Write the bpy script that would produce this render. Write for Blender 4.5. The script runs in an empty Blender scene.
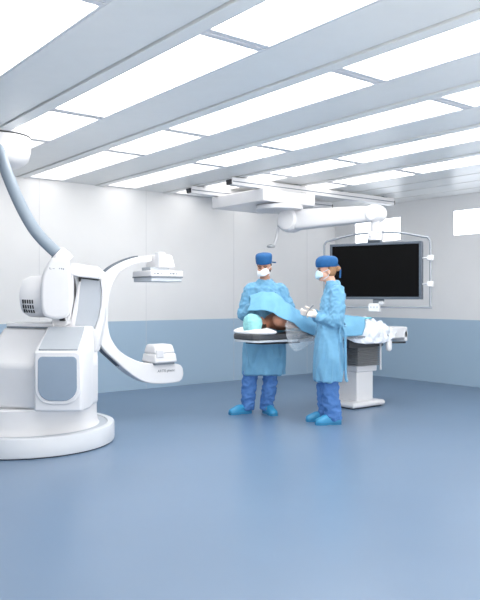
import bpy, bmesh, math, random
from mathutils import Vector, Matrix, noise, Euler
random.seed(7)
PI = math.pi
C = bpy.context.collection
sc = bpy.context.scene
# ------------------------------------------------------------------ camera frame
# room axes: +x runs along the back wall to the corner, +y towards the back wall
TH = math.radians(38.4)
CT, ST = math.cos(TH), math.sin(TH)
FOC, EYE, HOR = 700.0, 1.32, 297.0
XR, YB, ZC = 9.085, 8.74, 2.85

def W(X, Y, z=0.0):            # right / forward of the viewpoint -> room
    return Vector((X * CT + Y * ST, -X * ST + Y * CT, z))
def CAMP(px, py, Y):           # measured point at distance Y -> (right, forward, z)
    return Vector(((px - 240) / FOC * Y, Y, EYE + (HOR - py) / FOC * Y))

# ------------------------------------------------------------------ materials
def lin(c):
    r = []
    for v in c:
        v /= 255.0
        r.append(v / 12.92 if v <= 0.04045 else ((v + 0.055) / 1.055) ** 2.4)
    return (*r, 1.0)

def mat(name, rgb, rough=0.5, metal=0.0, var=0.03, scale=8.0, bump=0.0, bscale=40.0, spec=0.5,
        coat=0.0, sheen=0.0, sss=0.0):
    m = bpy.data.materials.new(name); m.use_nodes = True
    nt = m.node_tree; b = nt.nodes['Principled BSDF']
    tc = nt.nodes.new('ShaderNodeTexCoord')
    nz = nt.nodes.new('ShaderNodeTexNoise'); nz.inputs['Scale'].default_value = scale
    nz.inputs['Detail'].default_value = 4
    nt.links.new(tc.outputs['Object'], nz.inputs['Vector'])
    cr = nt.nodes.new('ShaderNodeValToRGB')
    c = lin(rgb)
    cr.color_ramp.elements[0].position = 0.3; cr.color_ramp.elements[1].position = 0.7
    cr.color_ramp.elements[0].color = (*[max(0, x * (1 - var)) for x in c[:3]], 1)
    cr.color_ramp.elements[1].color = (*[min(1, x * (1 + var)) for x in c[:3]], 1)
    nt.links.new(nz.outputs['Fac'], cr.inputs['Fac'])
    nt.links.new(cr.outputs['Color'], b.inputs['Base Color'])
    b.inputs['Roughness'].default_value = rough
    b.inputs['Metallic'].default_value = metal
    b.inputs['Specular IOR Level'].default_value = spec
    b.inputs['Coat Weight'].default_value = coat
    b.inputs['Sheen Weight'].default_value = sheen
    if sss:
        b.inputs['Subsurface Weight'].default_value = sss
        b.inputs['Subsurface Radius'].default_value = (0.01, 0.004, 0.002)
    if bump:
        n2 = nt.nodes.new('ShaderNodeTexNoise'); n2.inputs['Scale'].default_value = bscale
        n2.inputs['Detail'].default_value = 5
        nt.links.new(tc.outputs['Object'], n2.inputs['Vector'])
        bp = nt.nodes.new('ShaderNodeBump'); bp.inputs['Strength'].default_value = bump
        bp.inputs['Distance'].default_value = 0.01
        nt.links.new(n2.outputs['Fac'], bp.inputs['Height'])
        nt.links.new(bp.outputs['Normal'], b.inputs['Normal'])
    return m

def emit(name, rgb, strength):
    m = bpy.data.materials.new(name); m.use_nodes = True
    nt = m.node_tree; b = nt.nodes['Principled BSDF']
    b.inputs['Base Color'].default_value = lin(rgb)
    b.inputs['Emission Color'].default_value = lin(rgb)
    b.inputs['Emission Strength'].default_value = strength
    return m

def wall_mat(name, top, band, zsplit):
    m = mat(name, top, 0.38, var=0.012, scale=2.5)
    nt = m.node_tree; b = nt.nodes['Principled BSDF']
    old = b.inputs['Base Color'].links[0].from_socket
    geo = nt.nodes.new('ShaderNodeNewGeometry'); sx = nt.nodes.new('ShaderNodeSeparateXYZ')
    nt.links.new(geo.outputs['Position'], sx.inputs[0])
    lt = nt.nodes.new('ShaderNodeMath'); lt.operation = 'LESS_THAN'; lt.inputs[1].default_value = zsplit
    nt.links.new(sx.outputs['Z'], lt.inputs[0])
    mx = nt.nodes.new('ShaderNodeMix'); mx.data_type = 'RGBA'
    nt.links.new(lt.outputs[0], mx.inputs['Factor'])
    nt.links.new(old, mx.inputs['A']); mx.inputs['B'].default_value = lin(band)
    nt.links.new(mx.outputs['Result'], b.inputs['Base Color'])
    return m

def clear_mat(name, rgb, alpha, rough=0.15):
    m = mat(name, rgb, rough, var=0.05, scale=14, bump=0.6, bscale=18)
    nt = m.node_tree; b = nt.nodes['Principled BSDF']
    b.inputs['Alpha'].default_value = alpha
    return m

M = {}
M['wall'] = wall_mat('wall_paint', (230, 230, 231), (166, 190, 210), 0.98)
M['floor'] = mat('blue_resin_floor', (106, 129, 156), 0.30, var=0.03, scale=1.2, spec=0.5)
M['ceil'] = mat('ceiling_panel_white', (205, 208, 212), 0.45, var=0.01)
M['beam'] = mat('beam_lacquer', (238, 238, 236), 0.32, var=0.01)
M['gap'] = mat('shadow_gap', (70, 74, 80), 0.7)
M['white'] = mat('machine_white', (222, 222, 225), 0.32, var=0.008)
M['white2'] = mat('machine_offwhite', (208, 209, 213), 0.4, var=0.008)
M['silver'] = mat('silver_panel', (186, 192, 200), 0.38, var=0.012, metal=0.15)
M['silver2'] = mat('plinth_light_silver', (212, 215, 220), 0.35, var=0.01)
M['silver3'] = mat('silver_panel_darker', (164, 170, 178), 0.38, var=0.012)
M['slate'] = mat('slate_panel', (140, 155, 172), 0.22, var=0.02, coat=0.3)
M['dark'] = mat('dark_plastic', (38, 40, 44), 0.5)
M['grey'] = mat('mid_grey', (120, 128, 138), 0.45)
M['hose'] = mat('hose_grey_blue', (134, 147, 160), 0.45, var=0.02)
M['steel'] = mat('steel_tube', (150, 156, 164), 0.4, metal=0.4, var=0.02)
M['alu'] = mat('aluminium_grey', (176, 180, 186), 0.35, metal=0.3)
M['bezel'] = mat('monitor_bezel', (82, 92, 104), 0.4)
M['screen'] = mat('monitor_screen', (6, 6, 7), 0.55, spec=0.08)
M['gown'] = mat('gown_blue', (106, 161, 195), 0.75, var=0.06, scale=9, bump=0.25, bscale=30, sheen=0.1)
M['drape'] = mat('drape_blue', (108, 165, 199), 0.75, var=0.05, scale=9, bump=0.25, bscale=26)
M['scrub'] = mat('scrub_blue', (74, 120, 182), 0.8, var=0.08, scale=12, bump=0.3, bscale=34)
M['cap'] = mat('cap_blue', (16, 84, 140), 0.75, var=0.07, scale=20, bump=0.3, bscale=40)
M['clog'] = mat('clog_turquoise', (50, 142, 188), 0.35, var=0.03)
M['sole'] = mat('clog_sole', (40, 120, 165), 0.6)
M['mask'] = mat('mask_white', (236, 240, 244), 0.8, var=0.02, bump=0.2)
M['mask_blue'] = mat('mask_pale_blue', (186, 218, 238), 0.8, var=0.02, bump=0.2)
M['skin'] = mat('skin_light', (214, 168, 146), 0.5, var=0.06, scale=30, sss=0.1)
M['skin2'] = mat('skin_tan', (196, 146, 122), 0.5, var=0.06, scale=30, sss=0.1)
M['skin3'] = mat('skin_brown', (172, 120, 96), 0.45, var=0.08, scale=24, sss=0.05)
M['hair'] = mat('hair_dark', (46, 34, 28), 0.6, var=0.2, scale=60)
M['hairb'] = mat('hair_blond_brown', (150, 112, 78), 0.6, var=0.2, scale=60)
M['glove'] = mat('glove_cream', (228, 216, 206), 0.55, var=0.03)
M['bouffant'] = mat('bouffant_teal', (140, 200, 204), 0.8, var=0.14, scale=26, bump=0.7, bscale=34)
M['pillow'] = mat('pillow_white', (240, 240, 242), 0.85, var=0.01, bump=0.2)
M['pad'] = mat('table_pad_grey', (66, 68, 72), 0.6, var=0.05)
M['board'] = mat('table_board', (196, 204, 212), 0.35)
M['bellow'] = mat('bellows_grey', (158, 161, 166), 0.6, var=0.04)
M['sheet'] = mat('sheet_white', (216, 222, 232), 0.5, var=0.14, scale=16, bump=0.8, bscale=22)
M['plastic'] = clear_mat('clear_plastic', (222, 230, 238), 0.17, .25)
M['cyan'] = mat('cyan_cloth', (120, 208, 222), 0.75)
M['eye'] = mat('eye_dark', (40, 30, 26), 0.2)
M['brow'] = mat('brow_dark', (60, 42, 34), 0.8)
M['light'] = emit('ceiling_light_diffuser', (255, 253, 249), 4.6)
M['light_dim'] = emit('ceiling_light_diffuser_dimmed', (255, 253, 249), 1.4)
M['win'] = emit('window_daylight_pane', (246, 250, 255), 2.0)
M['text'] = mat('printed_grey', (120, 126, 134), 0.6)

# ------------------------------------------------------------------ mesh helpers
def finish(name, bm, m, parent=None, loc=None, sharp=38, smooth=True):
    bmesh.ops.recalc_face_normals(bm, faces=bm.faces)
    me = bpy.data.meshes.new(name); bm.to_mesh(me); bm.free()
    return link(name, me, m, parent, loc, sharp, smooth)

def link(name, me, m, parent=None, loc=None, sharp=38, smooth=True):
    me.materials.clear()
    me.materials.append(m)
    if smooth:
        me.polygons.foreach_set('use_smooth', [True] * len(me.polygons))
        if sharp < 180: me.set_sharp_from_angle(angle=math.radians(sharp))
    o = bpy.data.objects.new(name, me); C.objects.link(o)
    if parent: o.parent = parent
    if loc is not None: o.location = loc
    return o

def bevel(o, w, seg=3, ang=35):
    b = o.modifiers.new('bevel', 'BEVEL'); b.width = w; b.segments = seg
    b.limit_method = 'ANGLE'; b.angle_limit = math.radians(ang); b.harden_normals = False
    return o

def thing(name, label, cat, loc, rot=0.0, group=None):
    o = bpy.data.objects.new(name, None); C.objects.link(o)
    o.empty_display_size = 0.1
    o.location = loc; o.rotation_euler = (0, 0, rot)
    o['label'] = label; o['category'] = cat
    if group: o['group'] = group
    return o
def tag(o, label, cat, group=None):
    o['label'] = label; o['category'] = cat
    if group: o['group'] = group
    return o
def struct(o):
    o['kind'] = 'structure'; return o

def box(bm, lo, hi):
    x0, y0, z0 = lo; x1, y1, z1 = hi
    v = [bm.verts.new(p) for p in ((x0,y0,z0),(x1,y0,z0),(x1,y1,z0),(x0,y1,z0),(x0,y0,z1),(x1,y0,z1),(x1,y1,z1),(x0,y1,z1))]
    for f in ((0,3,2,1),(4,5,6,7),(0,1,5,4),(1,2,6,5),(2,3,7,6),(3,0,4,7)): bm.faces.new([v[i] for i in f])
    return v
def lathe_dir(bm, prof, c, d, n=36):
    a, b, d = basis(d); c = Vector(c)
    loft(bm, [[c + d*h + (a*math.cos(2*PI*k/n) + b*math.sin(2*PI*k/n))*r for k in range(n)] for r, h in prof])
def NB(): return bmesh.new()
def boxo(name, lo, hi, m, parent=None, bw=0.0, seg=2):
    bm = NB(); box(bm, lo, hi); o = finish(name, bm, m, parent)
    if bw: bevel(o, bw, seg)
    return o

def loft(bm, rings, caps=True):
    vs = [[bm.verts.new(p) for p in r] for r in rings]
    n = len(vs[0])
    for a, b in zip(vs, vs[1:]):
        for i in range(n): bm.faces.new((a[i], a[(i+1) % n], b[(i+1) % n], b[i]))
    if caps:
        bm.faces.new(list(reversed(vs[0]))); bm.faces.new(vs[-1])
    return vs

def basis(d):
    d = Vector(d).normalized()
    t = Vector((0,0,1)) if abs(d.z) < 0.9 else Vector((1,0,0))
    a = d.cross(t).normalized(); return a, d.cross(a).normalized(), d

def tube(bm, pts, r, n=12, caps=True):
    pts = [Vector(p) for p in pts]
    rs = r if isinstance(r, (list, tuple)) else [r] * len(pts)
    rings = []; a = None
    for i, p in enumerate(pts):
        d = (pts[min(i+1, len(pts)-1)] - pts[max(i-1, 0)]).normalized()
        if a is None: a, b, _ = basis(d)
        else:
            a = (a - d * a.dot(d)).normalized(); b = d.cross(a)
        rings.append([p + (a * math.cos(2*PI*k/n) + b * math.sin(2*PI*k/n)) * rs[i] for k in range(n)])
    loft(bm, rings, caps)

def cr(pts, sub=6):            # Catmull-Rom through points
    pts = [Vector(p) for p in pts]; out = []
    for i in range(len(pts) - 1):
        p0 = pts[max(i-1, 0)]; p1 = pts[i]; p2 = pts[i+1]; p3 = pts[min(i+2, len(pts)-1)]
        for k in range(sub):
            t = k / sub
            out.append(0.5 * ((2*p1) + (p2-p0)*t + (2*p0-5*p1+4*p2-p3)*t*t + (3*p1-p0-3*p2+p3)*t**3))
    out.append(pts[-1]); return out

def lathe(bm, prof, n=40, center=(0,0,0), axis='z'):
    c = Vector(center); rings = []
    for r, h in prof:
        ring = []
        for k in range(n):
            a = 2*PI*k/n; u, v = r*math.cos(a), r*math.sin(a)
            p = (u, v, h) if axis == 'z' else ((h, u, v) if axis == 'x' else (u, h, v))
            ring.append(c + Vector(p))
        rings.append(ring)
    loft(bm, rings)

def prism(bm, pts, off):       # closed outline + offset vector
    off = Vector(off)
    a = [bm.verts.new(p) for p in pts]; b = [bm.verts.new(Vector(p) + off) for p in pts]
    n = len(a)
    bm.faces.new(a); bm.faces.new(list(reversed(b)))
    for i in range(n): bm.faces.new((a[i], b[i], b[(i+1) % n], a[(i+1) % n]))

def ellipsoid(bm, c, r, rot=None, u=20, v=12):
    R = rot if rot is not None else Matrix.Identity(3)
    m = Matrix.Translation(Vector(c)) @ R.to_4x4() @ Matrix.Diagonal((*r, 1))
    bmesh.ops.create_uvsphere(bm, u_segments=u, v_segments=v, radius=1, matrix=m)

def capsule(bm, p0, r0, p1, r1, n=14, h=4):
    p0, p1 = Vector(p0), Vector(p1); a, b, d = basis(p1 - p0)
    rings = []
    for k in range(h):
        t = -PI/2 + (PI/2) * (k + 0.25) / h
        rings.append((p0 + d * r0 * math.sin(t), r0 * math.cos(t)))
    rings.append((p0, r0)); rings.append((p1, r1))
    for k in range(1, h + 1):
        t = (PI/2) * (k - 0.25) / h
        rings.append((p1 + d * r1 * math.sin(t), r1 * math.cos(t)))
    loft(bm, [[c + (a*math.cos(2*PI*i/n) + b*math.sin(2*PI*i/n)) * r for i in range(n)] for c, r in rings])

def chain(bm, pts, rs):
    for i in range(len(pts) - 1): capsule(bm, pts[i], rs[i], pts[i+1], rs[i+1])

def remesh(bm, voxel, smooth=4, factor=0.5):
    bmesh.ops.recalc_face_normals(bm, faces=bm.faces)
    me = bpy.data.meshes.new('tmp'); bm.to_mesh(me); bm.free()
    o = bpy.data.objects.new('tmp', me); C.objects.link(o)
    r = o.modifiers.new('r', 'REMESH'); r.mode = 'VOXEL'; r.voxel_size = voxel
    if smooth:
        s = o.modifiers.new('s', 'SMOOTH'); s.factor = factor; s.iterations = smooth
    dg = bpy.context.evaluated_depsgraph_get()
    out = bpy.data.meshes.new_from_object(o.evaluated_get(dg))
    bpy.data.objects.remove(o); bpy.data.meshes.remove(me)
    return out

def wrinkle(me, amp, freq, seed=0.0, mask=None):
    co = [v.co.copy() for v in me.vertices]; no = [v.normal.copy() for v in me.vertices]
    out = []
    for p, nr in zip(co, no):
        q = Vector((p.x*freq[0] + seed, p.y*freq[1] + seed*1.7, p.z*freq[2]))
        n = 1 - 2 * abs(noise.noise(q) + 0.5 * noise.noise(q * 2.1))
        k = amp * (mask(p) if mask else 1)
        out.extend(p + nr * max(-.5, n - 0.45) * k)
    me.vertices.foreach_set('co', out)
    me.update()

# ------------------------------------------------------------------ room shell
bm = NB(); box(bm, (-1.2, -1.2, -0.12), (XR + 0.15, YB + 0.15, 0)); struct(finish('floor', bm, M['floor']))
bm = NB(); box(bm, (-1.35, -1.2, -0.12), (-1.2, YB + .15, 3.1)); struct(finish('wall_left', bm, M['wall']))
bm = NB(); box(bm, (-1.2, YB, 0), (XR + 0.15, YB + 0.15, 3.1)); struct(finish('wall_back', bm, M['wall']))
WIN = [(7.26, 8.27), (5.27, 6.29)]; WZ = (2.235, 2.63)
bm = NB()
ys = [-1.2, WIN[1][0], WIN[1][1], WIN[0][0], WIN[0][1], YB]
for i in range(5):
    if i in (1, 3):
        box(bm, (XR, ys[i], 0), (XR + 0.15, ys[i+1], WZ[0])); box(bm, (XR, ys[i], WZ[1]), (XR + 0.15, ys[i+1], 3.1))
    else:
        box(bm, (XR, ys[i], 0), (XR + 0.15, ys[i+1], 3.1))
struct(finish('wall_right', bm, M['wall']))
for i, (a, b) in enumerate(WIN):
    bm = NB()
    t = 0.014
    box(bm, (XR + 0.0, a, WZ[0]), (XR + 0.05, a + t, WZ[1])); box(bm, (XR, b - t, WZ[0]), (XR + 0.05, b, WZ[1]))
    box(bm, (XR, a + t, WZ[0]), (XR + 0.05, b - t, WZ[0] + t)); box(bm, (XR, a + t, WZ[1] - t), (XR + 0.05, b - t, WZ[1]))
    w = struct(finish('window_%d' % (i + 1), bm, M['white']))
    bm = NB(); box(bm, (XR + 0.02, a + t, WZ[0] + t), (XR + 0.035, b - t, WZ[1] - t))
    finish('window_pane', bm, M['win'], w)
# wall panel joints
bm = NB()
for x in (0.4, 2.0, 3.6, 5.2, 6.8, 8.4):
    box(bm, (x, YB - 0.002, 0), (x + 0.004, YB + 0.01, ZC))
struct(finish('trim_1', bm, M['white2']))

# ceiling: slab, beams, lay-in light strips
bm = NB(); box(bm, (-1.2, -1.2, 2.93), (XR + 0.15, YB + 0.15, 3.1)); struct(finish('ceiling', bm, M['ceil']))
strips = [6.69 - 1.09 * k for k in range(0, 8)]        # near edge of each light strip
tn = 2
for k, x0 in enumerate(strips):
    b0 = x0 + 0.49                                      # beam on the far side of the strip
    b1 = b0 + 0.60 if k else 7.66
    bm = NB(); box(bm, (b0, -1.2, ZC), (b1 - (0.126 if k else .006), YB, 2.93))
    if k:
        box(bm, (b1 - 0.112, -1.2, ZC - 0.012), (b1 - 0.006, YB, 2.93))
    o = struct(finish('trim_%d' % tn, bm, M['beam'])); tn += 1
bm = NB()
for a, b in ((7.69, 8.14), (8.175, 8.655), (8.69, XR)):
    box(bm, (a, -1.2, ZC), (b, YB, 2.93))
struct(finish('trim_%d' % tn, bm, M['beam'])); tn += 1
bm = NB(); box(bm, (7.6, -1.2, ZC + 0.02), (XR, YB, 2.935)); struct(finish('trim_%d' % tn, bm, M['gap'])); tn += 1

ORD = ['first', 'second', 'third', 'fourth', 'fifth', 'sixth', 'seventh', 'eighth']
SEG = [(6.60, YB - 0.01, 'touching back wall'), (5.45, 6.60, 'short, second from back wall'),
       (3.30, 5.45, 'third from back wall'), (1.2, 3.30, 'fourth from back wall'), (-0.9, 1.2, 'nearest the viewer')]
def in_view(x, y):
    X, Y = x*CT - y*ST, x*ST + y*CT
    if Y < 0.4: return False
    px, py = 240 + FOC*X/Y, HOR - FOC*(ZC - EYE)/Y
    return -15 < px < 495 and py > -15
for k, x0 in enumerate(strips):
    for a, b, wh in SEG:
        if not any(in_view(x0 + 0.25 + dx, a + (b - a)*t/8) for t in range(9) for dx in (-.24, 0, .24)):
            continue
        t = thing('light_panel', 'white ceiling light panel, %s strip from right wall, %s' % (ORD[k], wh), 'ceiling light',
                  (x0 + 0.245, (a + b)/2, ZC), 0, 'light panels in the ceiling strips')
        hx, hy = 0.242, (b - a)/2 - 0.004
        f = 0.02; fe = 0.05
        bm = NB()
        box(bm, (-hx, -hy, 0), (-hx + f, hy, 0.07)); box(bm, (hx - f, -hy, 0), (hx, hy, 0.07))
        box(bm, (-hx + f, -hy, 0.003), (hx - f, -hy + fe, 0.07)); box(bm, (-hx + f, hy - fe, 0.003), (hx - f, hy, 0.07))
        finish('frame', bm, M['white'], t)
        bm = NB(); box(bm, (-hx + f, -hy + fe, 0.012), (hx - f, hy - fe, 0.03)); finish('diffuser', bm, M['light_dim'] if b > 8 else M['light'], t)

# ------------------------------------------------------------------ ceiling rails + boom
def rail(label, x0, x1, y, z):
    t = thing('ceiling_rail', label, 'rail', (x0, y, z), 0, 'ceiling rails')
    L = x1 - x0
    bm = NB(); box(bm, (0.02, -0.055, -0.07), (L - 0.02, 0.055, 0.03))
    bevel(finish('profile', bm, M['white'], t), 0.008)
    bm = NB()
    box(bm, (0.03, -0.058, -0.03), (L - 0.03, -0.0555, -0.018))
    finish('groove', bm, M['grey'], t)
    if y > 7.5: boxo('stop_block', (L - .1, -.06, -.13), (L, .06, -.07), M['dark'], t, .006)
    for q in (0, L - 0.02):
        o = boxo('end_cap', (q, -0.05, -0.065), (q + 0.02, 0.05, 0.0), M['dark'], t, 0.004)
    for s in [0.25 + 0.9*i for i in range(int(L/0.9) + 1)]:
        if s < L - 0.1: boxo('hanger', (s, -0.035, 0.03), (s + 0.08, 0.035, ZC - z), M['alu'], t)
    return t
rail('long white ceiling rail nearer the viewer, crossing the beams to the right', 5.36, 8.55, 7.0, 2.80)
rail('white ceiling rail nearer the back wall, with a dark end block above the boom', 5.36, 8.12, 7.9, 2.80)

bt = thing('ceiling_boom', 'thick white ceiling boom arm on a wide sliding carriage, carrying the monitor', 'ceiling boom', (6.45, 7.02, 2.36), 0)
def bl(x, y, z): return (x - 6.45, y - 7.02, z - 2.36)
o = boxo('carriage', bl(5.82, 6.86, 2.56), bl(6.75, 7.98, 2.725), M['white'], bt, 0.012)
for x_ in (5.9, 6.55):
    for y_ in (6.93, 7.83): boxo('roller', bl(x_, y_, 2.725), bl(x_ + .1, y_ + .14, 2.74), M['dark'], bt)
bm = NB(); box(bm, bl(6.75, 7.2, 2.60), bl(7.05, 7.7, 2.66)); bevel(finish('cable_tray', bm, M['alu'], bt), .006)
bm = NB(); lathe(bm, [(0.30, 0.17), (0.32, 0.18), (0.32, 0.235), (0.26, 0.25)], 40, (-0.16, 0.06, -0.05)); finish('mount_plate', bm, M['white2'], bt)
bm = NB(); lathe(bm, [(0.075, -0.02), (0.075, 0.15)], 24, (0, 0, 0)); finish('pivot', bm, M['white'], bt)
pe = W(1.685, 8.68)                         # far end of the arm, above the monitor
ev = Vector(bl(pe.x, pe.y, 2.355))
d = ev.normalized(); a = Vector((-d.y, d.x, 0))
bm = NB(); lathe_dir(bm, [(0.06, -.135), (0.13, -.128), (0.158, -.10), (0.165, -.06), (0.165, .06), (0.158, .10), (0.13, .128), (.06, .135)], (0, 0, 0), a)
finish('shoulder_joint', bm, M['white'], bt)
def arm_ring(s, hw, hh):
    c = d * s
    return [c + a*hw*math.copysign(abs(math.cos(t))**0.5, math.cos(t)) + Vector((0,0,1))*hh*math.copysign(abs(math.sin(t))**0.5, math.sin(t))
            for t in [2*PI*(i + .5)/20 for i in range(20)]]
L = ev.length
bm = NB(); loft(bm, [arm_ring(0.02, .10, .135), arm_ring(.22, .10, .135), arm_ring(L*.6, .088, .115), arm_ring(L - .02, .075, .095)])
finish('arm', bm, M['white'], bt, sharp=60)
bm = NB(); lathe_dir(bm, [(0.04, -.115), (0.085, -.11), (0.104, -.09), (0.11, -.05), (0.11, .05), (0.104, .09), (0.085, .11), (.04, .115)], ev, a)
finish('elbow_joint', bm, M['white'], bt)
bm = NB(); lathe(bm, [(0.062, -0.33), (0.062, -.1)], 24, ev); finish('drop_column', bm, M['white2'], bt)
bm = NB(); lathe(bm, [(0.09, -.335), (0.1, -.30), (0.09, -.27)], 24, ev); finish('column_collar', bm, M['white'], bt)
# slim lamp on a curved arm under the mount plate
def lp(px, py, Y):
    p = CAMP(px, py, Y); q = W(p.x, p.y, p.z); return Vector(bl(q.x, q.y, q.z))
bm = NB(); tube(bm, cr([lp(289, 212, 9.55), lp(284, 217, 9.6), lp(279.5, 224, 9.6), lp(277.5, 232, 9.6), lp(276, 240, 9.6), lp(274, 246, 9.6)], 6), 0.022, 10); finish('lamp_arm', bm, M['white2'], bt)
bm = NB(); lathe(bm, [(0.02, 0.03), (0.055, 0.015), (0.06, -0.005), (0.05, -0.015)], 24, lp(271, 246.5, 9.6)); finish('lamp_head', bm, M['alu'], bt)

# ------------------------------------------------------------------ monitor
MA = math.radians(-30)                       # turned about the vertical, right edge nearer
mc = W(1.655, 8.62)
mt = thing('large_monitor', 'large black wall-size monitor in a grey bumper frame, hanging from the white boom', 'monitor', (mc.x, mc.y, 1.64), -TH + MA)
hw, hh = 0.585, 0.348
boxo('housing', (-hw, 0.0, -hh), (hw, 0.075, hh), M['bezel'], mt, 0.006)
bm = NB(); bw = 0.03
box(bm, (-hw, -0.014, -hh), (hw, 0, -hh + bw)); box(bm, (-hw, -0.014, hh - bw), (hw, 0, hh))
box(bm, (-hw, -0.014, -hh + bw), (-hw + bw, 0, hh - bw)); box(bm, (hw - bw, -0.014, -hh + bw), (hw, 0, hh - bw))
bevel(finish('bezel', bm, M['bezel'], mt), 0.004)
boxo('screen', (-hw + bw, -0.006, -hh + bw), (hw - bw, -0.0005, hh - bw), M['screen'], mt)
bm = NB(); fw = 0.68
fp = [(fw, .03, -.445), (fw, .03, .34), (fw - .03, .03, .385), (fw - .09, .03, .40), (.3, .03, .46), (0, .03, .475), (-.3, .03, .46), (-fw + .09, .03, .40), (-fw + .03, .03, .385), (-fw, .03, .34), (-fw, .03, -.445)]
tube(bm, fp[:1] + cr(fp[1:-1], 4) + fp[-1:], 0.0135, 10)
finish('bumper_frame', bm, M['steel'], mt)
bm = NB(); tube(bm, [(-fw - .015, .03, -.445), (fw + .02, .03, -.445)], 0.0135, 10); finish('lower_bar', bm, M['steel'], mt)
for zc in (0.145, -0.165):
    boxo('clamp', (fw - .035, 0.0, zc - .032), (fw + .035, .06, zc + .032), M['white'], mt, 0.008)
    bm = NB(); tube(bm, [(hw, .04, zc), (fw - .02, .035, zc)], .012, 8); finish('strut', bm, M['white2'], mt)
boxo('control_box', (-.07, -.03, -.50), (.07, .06, -.40), M['white'], mt, 0.01)
for i in range(3): boxo('button', (-.045 + i*.04, -.033, -.455), (-.025 + i*.04, -.0295, -.435), M['silver'], mt)
boxo('control_handle', (.06, -.03, -.415), (.12, .04, -.375), M['white2'], mt, 0.008)
boxo('bracket', (-.10, .02, hh), (.07, .09, hh + .055), M['bezel'], mt, 0.01)
boxo('lower_bracket', (-.03, .02, -hh - .05), (.11, .06, -hh), M['grey'], mt, 0.01)
bm = NB(); box(bm, (-.09, .01, hh + .05), (.09, .11, hh + .155)); bevel(finish('hanger', bm, M['white2'], mt), .01)

# ------------------------------------------------------------------ ceiling hose unit
t = thing('ceiling_supply_unit', 'white rounded ceiling housing at top left with a thick grey-blue hose', 'supply hose', W(-2.28, 6.6, ZC), -TH)
bm = NB(); lathe(bm, [(0.12, -.31), (0.22, -.29), (0.275, -.24), (0.295, -.16), (0.30, -.06), (0.295, -.035)], 40); finish('housing', bm, M['white'], t)
bm = NB(); lathe(bm, [(0.285, -.036), (0.285, -.018)], 40); finish('seam', bm, M['dark'], t)
bm = NB(); lathe(bm, [(0.30, -.018), (0.30, 0)], 40); finish('cover', bm, M['white2'], t)
def H(px, py, Y):
    p = CAMP(px, py, Y); return Vector((p.x + 2.28, p.y - 6.6, p.z - ZC))
hp = cr([H(-8, 138, 6.45), H(0, 154, 6.3), H(8, 176, 6.15), H(19.6, 203, 6.08), H(31.5, 225, 6.05), H(41, 237.5, 6.05), H(50, 246.5, 6.06), H(58.5, 254.5, 6.08)], 16)
bm = NB(); tube(bm, hp, [0.052 + (0.0012 if i % 2 else 0) for i in range(len(hp))], 18); finish('hose', bm, M['hose'], t, sharp=180)

# ------------------------------------------------------------------ robotic C-arm machine
RX, RY = -1.92, 6.40
rt = thing('c_arm_x_ray_machine', 'huge white floor-standing robotic C-arm x-ray machine on a round plinth', 'x-ray machine', W(RX, RY, 0), -TH)
def Rp(px, py, Y):
    p = CAMP(px, py, Y); return Vector((p.x - RX, p.y - RY, p.z))
bm = NB(); lathe(bm, [(0.742, 0.0), (0.742, 0.010)], 72); finish('plinth_shadow_foot', bm, M['dark'], rt)  # recessed foot, coloured dark to paint in the shadow gap at the floor
bm = NB(); lathe(bm, [(0.75, 0.008), (0.758, 0.012), (0.762, 0.03), (0.76, 0.158), (0.755, 0.168), (0.745, 0.172), (0.70, 0.17), (0.69, .155)], 96); finish('base_plinth', bm, M['silver2'], rt)
bm = NB(); lathe(bm, [(0.69, .150), (0.69, 0.160), (0.5, .162)], 72); finish('plinth_inset', bm, M['silver'], rt)
def ell(cx, cy, rx, ry, z, n=48): return [(cx + rx*math.cos(2*PI*i/n), cy + ry*math.sin(2*PI*i/n), z) for i in range(n)]
bm = NB(); loft(bm, [ell(-.01, 0, .635, .62, .158), ell(-.01, 0, .62, .605, .18), ell(-.01, 0, .61, .595, .24), ell(-.01, 0, .61, .595, .365), ell(-.01, 0, .60, .58, .379)])
finish('skirt', bm, M['white'], rt)
A = [(-.42,-.40),(.25,-.58),(.62,-.5),(.66,-.2),(.55,.35),(.35,.55),(-.3,.55),(-.5,.2)]
T = [(-.19,-.13),(.28,-.25),(.5,-.27),(.60,-.02),(.54,.3),(.35,.5),(-.1,.5),(-.25,.15)]
lerp = lambda P, Q, t: [(p[0]*(1-t)+q[0]*t, p[1]*(1-t)+q[1]*t) for p, q in zip(P, Q)]
bm = NB(); loft(bm, [[(*p, z) for p in lerp(A, T, f)] for f, z in ((0, .378), (0, .745), (.68, .90), (.95, 1.02), (1.0, 1.05))])
bevel(finish('body_shell', bm, M['white'], rt, sharp=25), 0.03, 3, 20)
bm = NB()
lid = [(-.17,-.14),(.29,-.29),(.33,-.2),(.3,.35),(-.1,.45),(-.24,.12)]
loft(bm, [[(*p, z) for p in lid] for z in (1.056, 1.09)])
bevel(finish('top_lid', bm, M['white'], rt), 0.01, 3)
bm = NB(); loft(bm, [[(p[0]*.985, p[1]*.985, z) for p in lid] for z in (1.045, 1.058)]); finish('lid_seam', bm, M['grey'], rt)
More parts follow.
